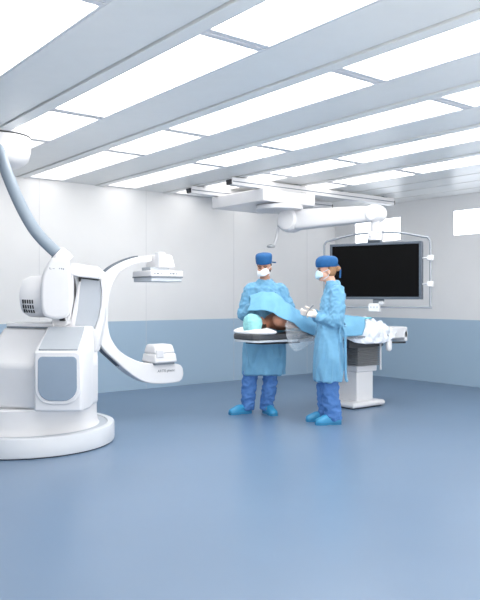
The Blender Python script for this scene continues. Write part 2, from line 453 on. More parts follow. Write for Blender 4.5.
# front centre block
B0 = [(.235,-.685),(.625,-.685),(.66,-.5),(.63,-.2),(.235,-.2)]
B1 = [(.25,-.33),(.60,-.33),(.61,-.2),(.60,-.05),(.25,-.05)]
bm = NB(); loft(bm, [[(*p, .383) for p in B0], [(*p, .87) for p in B0], [(*p, 1.062) for p in B1]])
bevel(finish('front_cover', bm, M['white'], rt, sharp=25), 0.018, 3, 20)
bm = NB(); box(bm, (.229, -.60, .383), (.236, -.2, .87)); finish('cover_joint', bm, M['grey'], rt)
def rrect(x0, x1, z0, z1, r, y, n=6):
    pts = []
    for cx, cz, a0 in ((x1-r, z0+r, -PI/2), (x1-r, z1-r*.35, 0), (x0+r, z1-r*.35, PI/2), (x0+r, z0+r, PI)):
        rr = r if cz < (z0+z1)/2 else r*.35
        cx2 = (x1-rr if cx > (x0+x1)/2 else x0+rr)
        for k in range(n + 1):
            t = a0 + PI/2*k/n; pts.append((cx2 + rr*math.cos(t), y, cz + rr*math.sin(t)))
    return pts
bm = NB(); prism(bm, rrect(.250, .618, .445, .872, .13, -.70), (0, .02, 0)); bevel(finish('panel_frame', bm, M['white'], rt), .006)
bm = NB(); prism(bm, rrect(.276, .592, .474, .835, .11, -.708), (0, .02, 0)); bevel(finish('display_panel', bm, M['slate'], rt), .004)
bm = NB()
nrm = Vector((0, -.19, .355)).normalized() * .012
f0 = [Vector((.272,-.668,.884)), Vector((.59,-.668,.884)), Vector((.578,-.35,1.052)), Vector((.272,-.35,1.052))]
prism(bm, [p - nrm*.5 for p in f0], nrm*1.5); finish('sloped_panel', bm, M['silver3'], rt)
# drum
dc = Rp(38.5, 296.5, 6.28)
bm = NB(); lathe(bm, [(0.02, -.145), (0.10, -.14), (.155, -.12), (.182, -.07), (.188, 0.0), (.188, .30)], 40, dc, 'x'); drum = finish('motor_drum', bm, M['white'], rt)
bm = NB()
for rr_ in range(3):
    for cc in range(5):
        ph = math.radians(14 + rr_*15); x = dc.x - .085 + cc*.021
        rad = .187 if x - dc.x > -.03 else .182
        c = Vector((x, dc.y - rad*math.cos(ph), dc.z - rad*math.sin(ph)))
        tdir = Vector((0, math.sin(ph), -math.cos(ph)))*.017; nd = Vector((0, -math.cos(ph), -math.sin(ph)))
        q = [c - tdir + Vector((-.006,0,0)), c - tdir + Vector((.006,0,0)), c + tdir + Vector((.006,0,0)), c + tdir + Vector((-.006,0,0))]
        prism(bm, [p + nd*.004 for p in q], -nd*.01)
finish('vent_grille', bm, M['dark'], rt, smooth=False)
def px_prism(name, pts, Y, depth, m, bw=0.0, seg=3, sm=0, sx=0.0):
    P = [Rp(x, y, Y) for x, y in pts]
    if sm:
        P = cr(P + P[:1], sm)[:-1]
    bm = NB(); prism(bm, P, (sx, depth, 0)); o = finish(name, bm, m, rt)
    if bw: bevel(o, bw, seg, 50)
    return o
px_prism('joint_housing', [(52,258),(65,258),(69.5,263),(71,274),(72,292),(71,308),(68,316),(60,319),(50,318.5),(43.5,315),(41,306),(40.5,292),(42,276),(47,264)], 5.98, .34, M['white'], .03, 4, 4, sx=-.10)
px_prism('joint_neck', [(52,317),(66,317),(68,323),(64,329),(54,329),(51,323)], 6.12, .2, M['white2'], .01)
px_prism('joint_gap', [(59,317),(64,317),(65,321),(59.5,321)], 6.09, .05, M['dark'])
px_prism('housing_link', [(62,270),(74,269),(74,300),(70,322),(60,322)], 6.16, .3, M['white2'], .02, sx=-.08)
# hose socket
hc = Rp(58.5, 254.5, 6.08)
bm = NB(); hd = (hp[-1] - hp[-4]).normalized(); tube(bm, [hc - hd*.02, hc - hd*.012, hc + hd*.05, hc + hd*.10], [.066, .074, .080, .075], 28); finish('hose_socket', bm, M['white'], rt)
bm = NB(); tube(bm, [hc - hd*.026, hc - hd*.016], .062, 24); finish('socket_ring', bm, M['grey'], rt)
# small printed marks
for x0, x1, y0, y1 in ((49.5,50.1,267.3,269.2),(49.5,51.6,268.8,269.3),(52.6,54.6,268.4,268.9),(59,60,268,269.2),(61,62.2,268,269.4),(62.8,64,268.4,269.8)):
    P = [Rp(x, y, 5.979) for x, y in ((x0,y0),(x1,y0),(x1,y1),(x0,y1))]
    bm = NB(); prism(bm, P, (0, .004, 0)); finish('printed_mark', bm, M['grey'], rt, smooth=False)
# arm
px_prism('support_arm', [(77,268),(97,266),(105,272),(107,300),(105.5,325),(100,350),(92,356),(70,340),(66,330),(73,312),(79,288)], 6.32, .98, M['white'], .02, sx=-.27)
px_prism('arm_panel', [(81,278),(100,280),(101.5,290),(101,305),(98.5,318),(94.5,329),(74,329),(77.5,310)], 6.27, .06, M['silver'], .006)
px_prism('arm_edge', [(79,278),(81,278),(77.5,310),(74,329),(67,331),(71.5,317)], 6.26, .08, M['white'], .006)
px_prism('arm_side', [(100,280),(104,278),(105.5,300),(104,320),(99,345),(95,345),(94.5,329),(98.5,318),(101,305),(101.5,290)], 6.25, .1, M['white'], .01)
px_prism('arm_cap', [(70,264),(75,263),(97,267),(101.5,272.5),(99,279),(78,276.5),(70,274)], 6.15, .55, M['white'], .012, sx=-.12)
px_prism('cap_gap', [(78.5,277),(99,279.3),(98,280.6),(80.5,278.6),(79.8,281.5),(78.8,281.5)], 6.235, .05, M['dark'])
px_prism('arm_foot', [(72,329),(96,329),(99,340),(98,352),(86,352),(68,334)], 6.2, .3, M['white2'], .015, sx=-.08)
# C gantry in a vertical plane running along the table direction
def CG(L, z, w):
    X = -1.471 + CT*L - ST*w; Y = 7.2 + ST*L + CT*w
    return Vector((X - RX, Y - RY, z))
def Lz(px, py):
    k = (px - 240)/FOC; L = (k*7.2 + 1.471)/(CT - ST*k); Y = 7.2 + ST*L
    return L, EYE + (HOR - py)/FOC*Y
outer = [(152,255.5),(140,256.6),(127.5,260),(115,266),(106,273),(100,281),(96.5,292),(95,305),(94.5,318),(95.5,330),(98.5,341),(105,351),(113,358.5),(124,368.5),(135,377),(146,382.5),(160,384),(174,383)]
endc = [(179.5,382),(182.5,379),(183.8,374),(183.2,368.5),(181,365),(177,363.8)]
inner = [(160,363.5),(146,363),(135,360),(122,352.5),(114,343),(109.5,332),(108,315),(109,300),(111.5,289),(116,278),(121,272),(127,268),(138,263.5),(152,261.6)]
out3 = cr([Vector((*Lz(*p), 0)) for p in outer], 4); in3 = cr([Vector((*Lz(*p), 0)) for p in inner], 4)
end3 = [Vector((*Lz(*p), 0)) for p in endc]
WD = 0.17
bm = NB(); prism(bm, [CG(p.x, p.y, 0) for p in out3 + end3 + in3], CG(0, 0, WD) - CG(0, 0, 0))
bevel(finish('c_arm', bm, M['white'], rt), .012, 3, 45)
for wv in (.05, .10):
    bm = NB()
    P = []
    for i, p in enumerate(out3[4:]):
        P.append(CG(p.x, p.y, wv))
    tube(bm, P[:int(len(P)*.74)], .013, 8); finish('guide_groove', bm, M['bezel'], rt)
boxo_pts = [CG(-.04, .86, .0), CG(-.04, 1.32, .0), CG(.12, 1.32, 0), CG(.12, .86, 0)]
# carrier sleeve that joins arm and C
bm = NB()
prism(bm, [CG(-.12, .80, .03), CG(-.16, 1.1, .03), CG(-.12, 1.36, .03), CG(-.02, 1.36, .03), CG(-.015, 1.1, .03), CG(-.02, .80, .03)], CG(0, 0, .12) - CG(0, 0, 0))
bevel(finish('c_arm_carrier', bm, M['white2'], rt), .02)
def cbox(name, L0, L1, z0, z1, w0, w1, m, bw=.01, tx=0.0, tw=0.0, seg=3):
    bm = NB()
    r0 = [CG(L0, z0, w0), CG(L1, z0, w0), CG(L1, z0, w1), CG(L0, z0, w1)]
    r1 = [CG(L0+tx, z1, w0+tw), CG(L1-tx, z1, w0+tw), CG(L1-tx, z1, w1-tw), CG(L0+tx, z1, w1-tw)]
    loft(bm, [r0, r1]); o = finish(name, bm, m, rt)
    if bw: bevel(o, bw, seg)
    return o
def Cz(py, Y): return EYE + (HOR - py)/FOC*Y
cbox('detector_head', .685, .93, 1.64, 1.785, -.06, .20, M['white'], .02, .03, .03)
cbox('detector_bracket', .69, .78, 1.64, 1.81, -.085, .0, M['white2'], .01)
cbox('detector_neck', .62, .86, 1.60, 1.645, -.03, .16, M['silver'], .006)
cbox('detector_plate', .56, .97, 1.54, 1.605, -.14, .26, M['white'], .012)
cbox('detector_seam', .562, .968, 1.528, 1.542, -.138, .258, M['grey'], 0)
cbox('detector_panel', .57, .96, 1.485, 1.53, -.13, .25, M['silver'], .008)
for L0, L1 in ((.60,.615),(.63,.66),(.68,.69),(.80,.815),(.83,.855),(.88,.89)):
    bm = NB(); prism(bm, [CG(L0, 1.565, -.142), CG(L1, 1.565, -.142), CG(L1, 1.58, -.142), CG(L0, 1.58, -.142)], CG(0,0,.004) - CG(0,0,0))
    finish('detector_marking', bm, M['grey'], rt, smooth=False)
cbox('tube_seat', .67, .92, .578, .60, -.04, .21, M['grey'], 0)
cbox('x_ray_tube_housing', .655, .95, .60, .70, -.06, .23, M['white'], .02, .012, .012)
cbox('x_ray_tube_cap', .665, .94, .695, .80, -.045, .215, M['white'], .03, .022, .03, 4)
cbox('tube_vent', .68, .77, .66, .745, -.062, -.04, M['white2'], .006)
# lettering on the lower arm
cu = bpy.data.curves.new('lettering', 'FONT'); cu.body = 'ARTIS pheno'; cu.size = .042; cu.extrude = .0008
to = bpy.data.objects.new('tmp', cu); C.objects.link(to)
dg = bpy.context.evaluated_depsgraph_get(); tme = bpy.data.meshes.new_from_object(to.evaluated_get(dg))
bpy.data.objects.remove(to)
l0, z0 = Lz(157.5, 372.5)
ux = (CG(1,0,0) - CG(0,0,0)); uw = (CG(0,0,1) - CG(0,0,0))
org = CG(l0, z0, -.0022)
for v in tme.vertices:
    x, y, z = v.co; v.co = org + ux*x + Vector((0,0,1))*y - uw*z
link('lettering', tme, M['text'], rt, smooth=False)

# ------------------------------------------------------------------ operating table (long axis = room x)
TX, TY = 4.66, 5.57
tz = 0.925
tt = thing('operating_table', 'white operating table with grey bellows column, under the patient', 'operating table', (6.05, TY + .25, 0), 0)
def tl(x, y, z): return (x - 6.05, y - TY - .25, z)
def outline(x0, x1, wn, wf, xn):        # narrow head end, wide body
    c = TY + .25
    return [(x0 + .05, c - wn), (xn, c - wn), (xn + .18, c - wf), (x1, c - wf), (x1, c + wf), (xn + .18, c + wf), (xn, c + wn), (x0 + .05, c + wn), (x0, c + wn - .06), (x0, c - wn + .06)]
bm = NB(); loft(bm, [[tl(x, y, z) for x, y in outline(TX, 6.95, .21, .26, 4.95)] for z in (.838, .862)]); bevel(finish('table_top', bm, M['board'], tt), .006)
bm = NB(); loft(bm, [[tl(x, y, z) for x, y in outline(TX - .01, 6.9, .215, .265, 4.95)] for z in (.864, .925)]); bevel(finish('mattress', bm, M['pad'], tt), .015)
bm = NB(); loft(bm, [[tl(x, y, z) for x, y in outline(TX + .12, 5.3, .17, .2, 4.9)] for z in (.815, .838)]); finish('head_rail', bm, M['dark'], tt)
boxo('side_rail', tl(5.2, TY - .045, .835), tl(6.7, TY - .02, .865), M['steel'], tt, .004)
bcx, bcy = 6.37, TY + .30
boxo('base_plate', tl(bcx - .27, bcy - .30, .012), tl(bcx + .31, bcy + .26, .075), M['white'], tt, .03, 4)
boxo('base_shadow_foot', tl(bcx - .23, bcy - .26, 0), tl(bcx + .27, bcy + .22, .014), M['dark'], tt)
boxo('column', tl(bcx - .10, bcy - .2, .07), tl(bcx + .19, bcy + .24, .45), M['white'], tt, .012)
boxo('column_collar', tl(bcx - .115, bcy - .215, .42), tl(bcx + .245, bcy + .25, .5), M['white2'], tt, .012)
bm = NB(); rings = []
nb = 11
for i in range(nb * 2 + 1):
    o_ = 0.038 if i % 2 else 0.0
    z = .49 + (.72 - .49) * i / (nb * 2)
    x0, x1, y0, y1 = bcx - .10 - o_, bcx + .235 + o_, bcy - .215 - o_, bcy + .25 + o_
    rings.append([tl(*p, z) for p in ((x0, y0), (x1, y0), (x1, y1), (x0, y1))])
loft(bm, rings); finish('bellows', bm, M['bellow'], tt, smooth=False)
boxo('slide_frame', tl(bcx - .28, bcy - .25, .72), tl(bcx + .32, bcy + .2, .84), M['pad'], tt, .01)
bm = NB(); tube(bm, [tl(bcx + .245, bcy - .27, .44), tl(bcx + .235, bcy - .28, .80)], .012, 10); finish('lift_rod', bm, M['white2'], tt)
boxo('foot_unit', tl(6.74, TY - .03, .81), tl(7.06, TY + .5, .95), M['white'], tt, .015)
boxo('foot_unit_lip', tl(7.00, TY - .03, .77), tl(7.06, TY + .5, .90), M['white'], tt, .01)
bm = NB(); lathe(bm, [(.015, -.08), (.035, -.06), (.04, 0), (.035, .05)], 20, tl(6.66, TY - .06, .745)); finish('knob', bm, M['white'], tt)
bm = NB(); tube(bm, [tl(6.70, TY - .05, .77), tl(6.92, TY - .10, .765)], .013, 10); finish('release_handle', bm, M['dark'], tt)

# pillow
bm = NB(); ellipsoid(bm, (0, 0, 0), (.165, .26, .05), None, 32, 16)
me = bpy.data.meshes.new('pillow'); bmesh.ops.recalc_face_normals(bm, faces=bm.faces); bm.to_mesh(me); bm.free()
for v in me.vertices:
    x, y, z = v.co; v.co = (x + .01*math.sin(y*18), y, z*(1 + .25*math.sin(x*20 + y*11)) if z > 0 else max(z, -.02))
o = link('pillow', me, M['pillow'], None, (TX + .15, TY + .24, tz + .021)); o.rotation_euler.z = math.radians(12)
tag(o, 'flat white pillow under the patient\'s head on the table', 'pillow')

# ------------------------------------------------------------------ people
def frame(yaw, pitch, roll=0.0):      # head frame: local -y is the face direction
    return (Matrix.Rotation(yaw, 3, 'Z') @ Matrix.Rotation(pitch, 3, 'X') @ Matrix.Rotation(roll, 3, 'Y'))

def head_shape(bm, c, R, s=1.0):
    c = Vector(c)
    def q(x, y, z): return c + R @ (Vector((x, y, z)) * s)
    ellipsoid(bm, q(0, .012, .028), (.073*s, .092*s, .092*s), R)          # skull
    ellipsoid(bm, q(0, -.022, -.035), (.058*s, .066*s, .078*s), R)        # face / jaw
    ellipsoid(bm, q(0, -.062, -.088), (.026*s, .022*s, .02*s), R)         # chin
    capsule(bm, q(0, -.084, .012), .010*s, q(0, -.096, -.028), .013*s)    # nose
    for sx in (-1, 1):
        ellipsoid(bm, q(.074*sx, .012, -.008), (.010*s, .020*s, .032*s), R, 12, 8)   # ears
        ellipsoid(bm, q(.028*sx, -.073, .026), (.022*s, .012*s, .009*s), R, 10, 6)   # brow ridge
        ellipsoid(bm, q(.040*sx, -.060, -.022), (.022*s, .02*s, .02*s), R, 10, 6)    # cheek
    ellipsoid(bm, q(0, -.086, -.054), (.024*s, .012*s, .012*s), R, 10, 6)  # lips

def face_parts(par, c, R, brow, hair, s=1.0):
    c = Vector(c)
    def q(x, y, z): return c + R @ (Vector((x, y, z)) * s)
    for sx in (-1, 1):
        bm = NB(); ellipsoid(bm, q(.03*sx, -.079, .008), (.013*s, .008*s, .0065*s), R, 12, 8); finish('eye', bm, M['eye'], par)
        bm = NB(); tube(bm, [q(.012*sx, -.089, .027), q(.03*sx, -.088, .033), q(.05*sx, -.072, .026)], .0045*s, 6); finish('eyebrow', bm, brow, par)
    bm = NB(); rings = []
    for z, rx, ry in ((-.055, .060, .062), (-.02, .070, .080), (.03, .077, .09), (.06, .074, .088)):
        rings.append([q(rx*math.cos(t), .022 + ry*math.sin(t), z) for t in [PI*(-.06) + PI*1.12*i/16 for i in range(17)]])
    vs = [[bm.verts.new(p) for p in r] for r in rings]
    for a_, b_ in zip(vs, vs[1:]):
        for i in range(16): bm.faces.new((a_[i], a_[i+1], b_[i+1], b_[i]))
    o = finish('hair', bm, hair, par); so = o.modifiers.new('s', 'SOLIDIFY'); so.thickness = .006; so.offset = 1

def cap_mesh(par, c, R, prof, m, s=1.0, front=0.0, wr=.004):
    c = Vector(c); bm = NB(); rings = []; n = 40
    for rx, ry, z, yo in prof:
        rings.append([c + R @ (Vector((rx*math.cos(t), yo + ry*math.sin(t), z + front*(-math.sin(t))*.5)) * s) for t in [2*PI*i/n for i in range(n)]])
    loft(bm, rings); o = finish('surgical_cap', bm, m, par, sharp=180)
    wrinkle(o.data, wr, (30, 30, 14), 3.0)
    sd = o.modifiers.new('s', 'SUBSURF'); sd.levels = 1; sd.render_levels = 1
    return o

def mask_mesh(par, c, R, m, s=1.0):
    c = Vector(c); bm = NB(); nu, nv = 16, 10; vs = []
    for j in range(nv + 1):
        z = -.116 + .118*j/nv; row = []
        for i in range(nu + 1):
            t = (i/nu - .5)*2; ang = t*1.12
            k = .55 + .45*math.sin(PI*j/nv)**.7
            rx = .073 + .004*k; ry = .088 + .020*k*math.cos(ang)**2
            tt_ = j/nv; narrow = .86 + .14*min(1, tt_*2.2) - .10*max(0, tt_ - .6)/.4; z += .007*max(0, math.cos(ang*1.5))**2*max(0, tt_ - .5)*2 - .012*(ang/1.12)**2*(tt_ - .5)*2
            row.append(bm.verts.new(c + R @ (Vector((rx*narrow*math.sin(ang), -.014 - ry*math.cos(ang), z)) * s)))
        vs.append(row)
    for j in range(nv):
        for i in range(nu): bm.faces.new((vs[j][i], vs[j][i+1], vs[j+1][i+1], vs[j+1][i]))
    o = finish('face_mask', bm, m, par, sharp=180)
    so = o.modifiers.new('s', 'SOLIDIFY'); so.thickness = .003; so.offset = 1
    for sx in (-1, 1):
        bm = NB()
        tube(bm, [c + R @ (Vector((.062*sx, -.05, -.008))*s), c + R @ (Vector((.080*sx, 0, .01))*s), c + R @ (Vector((.076*sx, .03, .02))*s)], .0025, 6)
        tube(bm, [c + R @ (Vector((.058*sx, -.05, -.09))*s), c + R @ (Vector((.074*sx, 0, -.06))*s), c + R @ (Vector((.078*sx, .02, -.02))*s)], .0025, 6)
        finish('mask_strap', bm, m, par)

def hand_shape(bm, wrist, d, side, s=1.0, curl=0.5, infl=0.0):
    """d = direction of the fingers, side = direction of the thumb; palm normal = d x side"""
    wrist = Vector(wrist); d = Vector(d).normalized(); side = Vector(side); side = (side - d*side.dot(d)).normalized()
    n = d.cross(side).normalized()
    def q(x, y, z): return wrist + (side*x + d*y + n*z)*s
    for x, r in ((-.026, .0135), (-.008, .0145), (.010, .0145), (.026, .0135)):
        capsule(bm, q(x*.55, .0, 0), r + infl, q(x, .085, 0), r - .002 + infl, 10, 3)
    capsule(bm, q(0, -.03, 0), .026 + infl, q(0, .02, 0), .026 + infl, 12, 3)
    for x, l in ((-.030, .062), (-.010, .076), (.010, .080), (.028, .072)):
        p = q(x, .088, 0); a_ = .15; pts = [p]
        for seg, f in ((0, .45), (1, .32), (2, .25)):
            a_ += curl*(.55 + .15*seg)
            p = p + (d*math.cos(a_) + n*math.sin(a_) + side*x*.8)*l*f*s; pts.append(p)
        chain(bm, pts, [.0092 + infl, .0086 + infl, .0078 + infl, .0066 + infl])
    p = q(.022, .02, .004); pts = [p]
    for dd, l in (((.8, .55, .25), .042), ((.45, .85, .35), .032), ((.2, .9, .4), .026)):
        v = (side*dd[0] + d*dd[1] + n*dd[2]).normalized(); p = p + v*l*s; pts.append(p)
    chain(bm, pts, [.0135 + infl, .0115 + infl, .0098 + infl, .008 + infl])

def body_mesh(J, head_c, R, hands, s=1.0, extra=None):
    bm = NB()
    head_shape(bm, head_c, R, s)
    chain(bm, [J['chest'], J['neck'], Vector(head_c) + R @ Vector((0, .022, -.05))], [.10, .058, .056])
    ellipsoid(bm, J['chest'], J.get('chest_r', (.15, .10, .17))); ellipsoid(bm, J['belly'], J.get('belly_r', (.135, .095, .15))); ellipsoid(bm, J['pelvis'], J.get('pelvis_r', (.155, .10, .12)))
    for k in 'LR':
        chain(bm, [J['sh'+k], J['el'+k], J['wr'+k]], [J.get('arm_r', .058), .044, .028])
        capsule(bm, J['chest'], .085, J['sh'+k], .06)
        chain(bm, [J['hip'+k], J['kn'+k], J['an'+k]], [.085, .056, .038])
        capsule(bm, J['an'+k], .034, Vector(J['an'+k]) + Vector(J['ft'+k])*.10 + Vector((0, 0, -.045)), .026)
        capsule(bm, J['pelvis'], .10, J['hip'+k], .09)
    for h in hands: hand_shape(bm, *h)
    return remesh(bm, .0075, 3)

def clog(par, heel, yaw, strap=True):
    """heel at ground, toe in direction yaw (0 = -y)"""
    Rz = Matrix.Rotation(yaw, 3, 'Z'); heel = Vector(heel)
    prof = [(-.035, .030, .05), (.0, .040, .062), (.05, .041, .075), (.10, .042, .088), (.14, .047, .082), (.18, .049, .062), (.215, .044, .046), (.235, .028, .032)]
    bm = NB(); rings = []
    for y, w, h in prof:
        ring = []
        for i in range(20):
            t = 2*PI*i/20; cx = w*math.copysign(abs(math.cos(t))**.7, math.cos(t)); sz = math.sin(t)
            z = .022 + (h*sz**1.0 if sz > 0 else .010*sz)
            ring.append(heel + Rz @ Vector((cx, -y, z)))
        rings.append(ring)
    loft(bm, rings); o = finish('clog', bm, M['clog'], par, sharp=60)
    bm = NB(); rings = []
    for y, w, h in prof:
        z1 = .026; z0 = 0.004 if .05 < y < .12 else 0
        rings.append([heel + Rz @ Vector(p) for p in ((-w*1.04, -y, z0), (w*1.04, -y, z0), (w*1.04, -y, z1), (-w*1.04, -y, z1))])
    loft(bm, rings); finish('sole', bm, M['sole'], o)
    bm = NB(); pts = [heel + Rz @ Vector(p) for p in ((-.045, -.09, .075), (-.044, -.02, .055), (0, .046, .055), (.044, -.02, .055), (.045, -.09, .075))]
    tube(bm, cr(pts, 5), .008, 8); finish('heel_strap', bm, M['clog'], o)

def trousers(par, J, m, r=(.115, .09, .078), seed=1.0, bottom=.045):
    bm = NB()
    for k in 'LR':
        a_, kn, an = Vector(J['hip'+k]), Vector(J['kn'+k]), Vector(J['an'+k])
        an = Vector((an.x, an.y, bottom))
        pts = cr([a_, kn, an], 8); n = len(pts)
        rs = [r[0] + (r[1]-r[0])*min(1, 2*i/(n-1)) + (r[2]-r[1])*max(0, 2*i/(n-1) - 1) for i in range(n)]
        tube(bm, pts, rs, 20)
    ellipsoid(bm, J['pelvis'], J.get('tr_r', (.17, .125, .15)))
    me = remesh(bm, .009, 3)
    wrinkle(me, .016, (9, 9, 13), seed, lambda p: 1.0 if p.z < .6 else .3)
    return link('trousers', me, m, par, sharp=180)

def gown(par, secs, J, m, sleeve=(.085, .066, .044), seed=2.0, extra=None, amp=.028):
    """secs: (cx, cy, half width, half depth, z) from hem to neck"""
    bm = NB(); n = 36
    z = [s_[4] for s_ in secs]
    pts = cr([Vector((s_[0], s_[1], s_[4])) for s_ in secs], 5); rad = cr([Vector((s_[2], s_[3], 0)) for s_ in secs], 5)
    rings = []
    for p, r_ in zip(pts, rad):
        rings.append([(p.x + r_.x*math.copysign(abs(math.cos(t))**.85, math.cos(t)), p.y + r_.y*math.copysign(abs(math.sin(t))**.85, math.sin(t)), p.z) for t in [2*PI*i/n for i in range(n)]])
    loft(bm, rings)
    for k in 'LR':
        sh, el, wr = Vector(J['sh'+k]), Vector(J['el'+k]), Vector(J['wr'+k])
        path = cr([sh, el, wr], 8); nn = len(path)
        rs = [sleeve[0] + (sleeve[1]-sleeve[0])*min(1, 2*i/(nn-1)) + (sleeve[2]-sleeve[1])*max(0, 2*i/(nn-1) - 1) for i in range(nn)]
        tube(bm, path, rs, 18); ellipsoid(bm, sh, (sleeve[0],)*3)
        capsule(bm, J['yoke'], .09, sh, sleeve[0]*.95)
    if extra: extra(bm)
    me = remesh(bm, .0105, 5)
    zmin = min(z)
    wrinkle(me, amp, (8.5, 8.5, 2.6), seed, lambda p: .35 + .65*max(0, min(1, (J['fold'] - p.z)/.25)) if p.z > zmin + .01 else .9)
    wrinkle(me, amp*.55, (10, 10, 13), seed + 5, lambda p: max(0, min(1, (p.z - J['fold'] + .15)/.2)))
    return link('surgical_gown', me, m, par, sharp=180)

# --- standing man behind the table
MX, MY = 0.295, 7.95
g = {'chest': (-.01, -.02, 1.27), 'belly': (-.01, 0, 1.07), 'pelvis': (-.03, 0, .93), 'neck': (-.012, -.03, 1.49), 'yoke': (-.005, -.01, 1.41),
     'shL': (-.176, -.02, 1.40), 'elL': (-.262, -.06, 1.12), 'wrL': (-.15, -.20, 1.235),
     'shR': (.176, -.02, 1.40), 'elR': (.265, -.08, 1.135), 'wrR': (.14, -.20, 1.245),
     'hipL': (-.11, 0, .88), 'knL': (-.175, -.02, .48), 'anL': (-.212, 0, .09), 'ftL': (-.9, -.4, 0),
     'hipR': (.06, 0, .88), 'knR': (.055, -.02, .48), 'anR': (.005, 0, .09), 'ftR': (.3, -.95, 0), 'fold': 1.0}
hc_ = Vector((-.024, -.08, 1.652)); HR = frame(math.radians(-14), math.radians(13))
hands = [((-.14, -.20, 1.237), (.95, -.1, .05), (1, .2, .3), 1.0, .5), ((.13, -.195, 1.25), (-.95, -.1, .1), (-1, .2, .3), 1.0, .5)]
me = body_mesh(g, hc_, HR, hands)
loc = W(MX, MY, 0)
man = link('person', me, M['skin2'], None, loc, 180); man.rotation_euler.z = -TH
tag(man, 'person in white mask and blue gown standing behind the table, head bowed over the drape', 'person')
face_parts(man, hc_, HR, M['brow'], M['hair'])
cap_mesh(man, hc_, HR, [(.086, .102, .040, .006), (.089, .105, .05, .006), (.092, .107, .08, .008), (.094, .108, .115, .010), (.092, .105, .142, .012), (.078, .088, .156, .012), (.04, .046, .162, .012)], M['cap'])
bm = NB(); tube(bm, cr([hc_ + HR @ Vector(p) for p in ((.07, .07, .05), (.095, .07, .045), (.125, .06, .045))], 4), [.008]*9, 8); finish('cap_tie', bm, M['cap'], man)
mask_mesh(man, hc_, HR, M['mask'])
gown(man, [(-.02, 0, .245, .19, .445), (-.02, 0, .238, .19, .7), (-.015, 0, .215, .18, .95), (-.01, -.005, .208, .15, 1.12), (-.005, -.01, .215, .145, 1.27), (-.005, -.01, .18, .125, 1.39), (-.008, -.015, .115, .10, 1.47), (-.01, -.02, .074, .076, 1.52)], g, M['gown'], (.076, .066, .046), seed=2.3)
trousers(man, g, M['scrub'], (.115, .088, .072), 1.3)
clog(man, (-.205, .0, 0), math.radians(-62)); clog(man, (.0, .02, 0), math.radians(24))
for h in hands:
    bm = NB(); hand_shape(bm, *h, infl=.0025); gm = remesh(bm, .0045, 2); link('glove', gm, M['glove'], man, sharp=180)

# --- nurse in front of the table, profile to the left
NX, NY = 0.925, 7.35
n_ = {'tr_r': (.115, .165, .13), 'chest': (.045, 0, 1.22), 'chest_r': (.10, .14, .16), 'belly': (.03, 0, 1.03), 'belly_r': (.10, .125, .14), 'pelvis': (.02, 0, .90), 'pelvis_r': (.105, .155, .12),
      'neck': (.036, 0, 1.44), 'yoke': (.055, 0, 1.35),
      'shL': (.075, -.150, 1.365), 'elL': (.045, -.215, 1.075), 'wrL': (-.125, -.10, 1.125),
      'shR': (.045, .150, 1.365), 'elR': (-.02, .215, 1.09), 'wrR': (-.155, .08, 1.145),
      'hipL': (.02, -.085, .86), 'knL': (.005, -.075, .46), 'anL': (.05, -.07, .09), 'ftL': (-1, -.15, 0),
      'hipR': (.02, .08, .86), 'knR': (-.015, .07, .46), 'anR': (-.005, .09, .09), 'ftR': (-1, .1, 0), 'fold': .95}
nh = Vector((-.020, 0, 1.592)); NR = frame(math.radians(-84), math.radians(4))
nhands = [((-.135, -.095, 1.13), (-.8, .5, .2), (.1, .5, .8), .84, .7), ((-.165, .08, 1.15), (-.8, -.4, .0), (.1, -.5, .8), .84, .7)]
me = body_mesh(n_, nh, NR, nhands, .96)
nurse = link('person', me, M['skin'], None, W(NX, NY, 0), 180); nurse.rotation_euler.z = -TH
tag(nurse, 'person in pale blue mask and gown, in profile, standing before the monitor', 'person')
face_parts(nurse, nh, NR, M['brow'], M['hairb'], .96)
cap_mesh(nurse, nh, NR, [(.086, .102, .034, .006), (.092, .109, .047, .007), (.099, .115, .075, .010), (.100, .116, .105, .014), (.094, .108, .130, .018), (.068, .08, .150, .020), (.03, .035, .157, .020)], M['cap'], s=1.03, front=.008)
bm = NB(); tube(bm, cr([nh + NR @ Vector(p) for p in ((0, .125, .06), (.0, .15, .02), (.01, .145, -.04), (.01, .14, -.08))], 4), .009, 8); finish('cap_tie', bm, M['cap'], nurse)
bm = NB(); ellipsoid(bm, nh + NR @ Vector((0, .118, .02)), (.04, .025, .03)); finish('hair_knot', bm, M['hairb'], nurse)
mask_mesh(nurse, nh, NR, M['mask_blue'], .96)
gown(nurse, [(.005, 0, .150, .235, .445), (.005, 0, .148, .228, .7), (.015, 0, .140, .20, .95), (.03, 0, .132, .185, 1.08), (.045, 0, .128, .18, 1.2), (.055, 0, .108, .155, 1.33), (.058, 0, .080, .10, 1.42), (.048, 0, .066, .070, 1.49)], n_, M['gown'], (.08, .072, .046), 4.1)
trousers(nurse, n_, M['scrub'], (.115, .095, .085), 2.6)
clog(nurse, (.085, -.085, 0), math.radians(-78)); clog(nurse, (.01, .10, 0), math.radians(-84))
for h in nhands:
    bm = NB(); hand_shape(bm, *h, infl=.0025); gm = remesh(bm, .0045, 2); link('glove', gm, M['glove'], nurse, sharp=180)
bm = NB()
belt = [(.035 + .148*math.cos(t), .205*math.sin(t), 1.03 + .012*math.sin(3*t)) for t in [2*PI*i/40 for i in range(41)]]
tube(bm, belt, .011, 8); finish('waist_tie', bm, M['gown'], nurse)
bm = NB()
tube(bm, cr([(.12, -.15, 1.03), (.15, -.18, .95), (.155, -.17, .8), (.16, -.16, .6), (.165, -.15, .48), (.18, -.15, .45)], 5), [.014]*26, 8)
tube(bm, cr([(.12, -.15, 1.03), (.09, -.20, .98), (.10, -.21, .86)], 5), .010, 8)
finish('tie_end', bm, M['gown'], nurse)

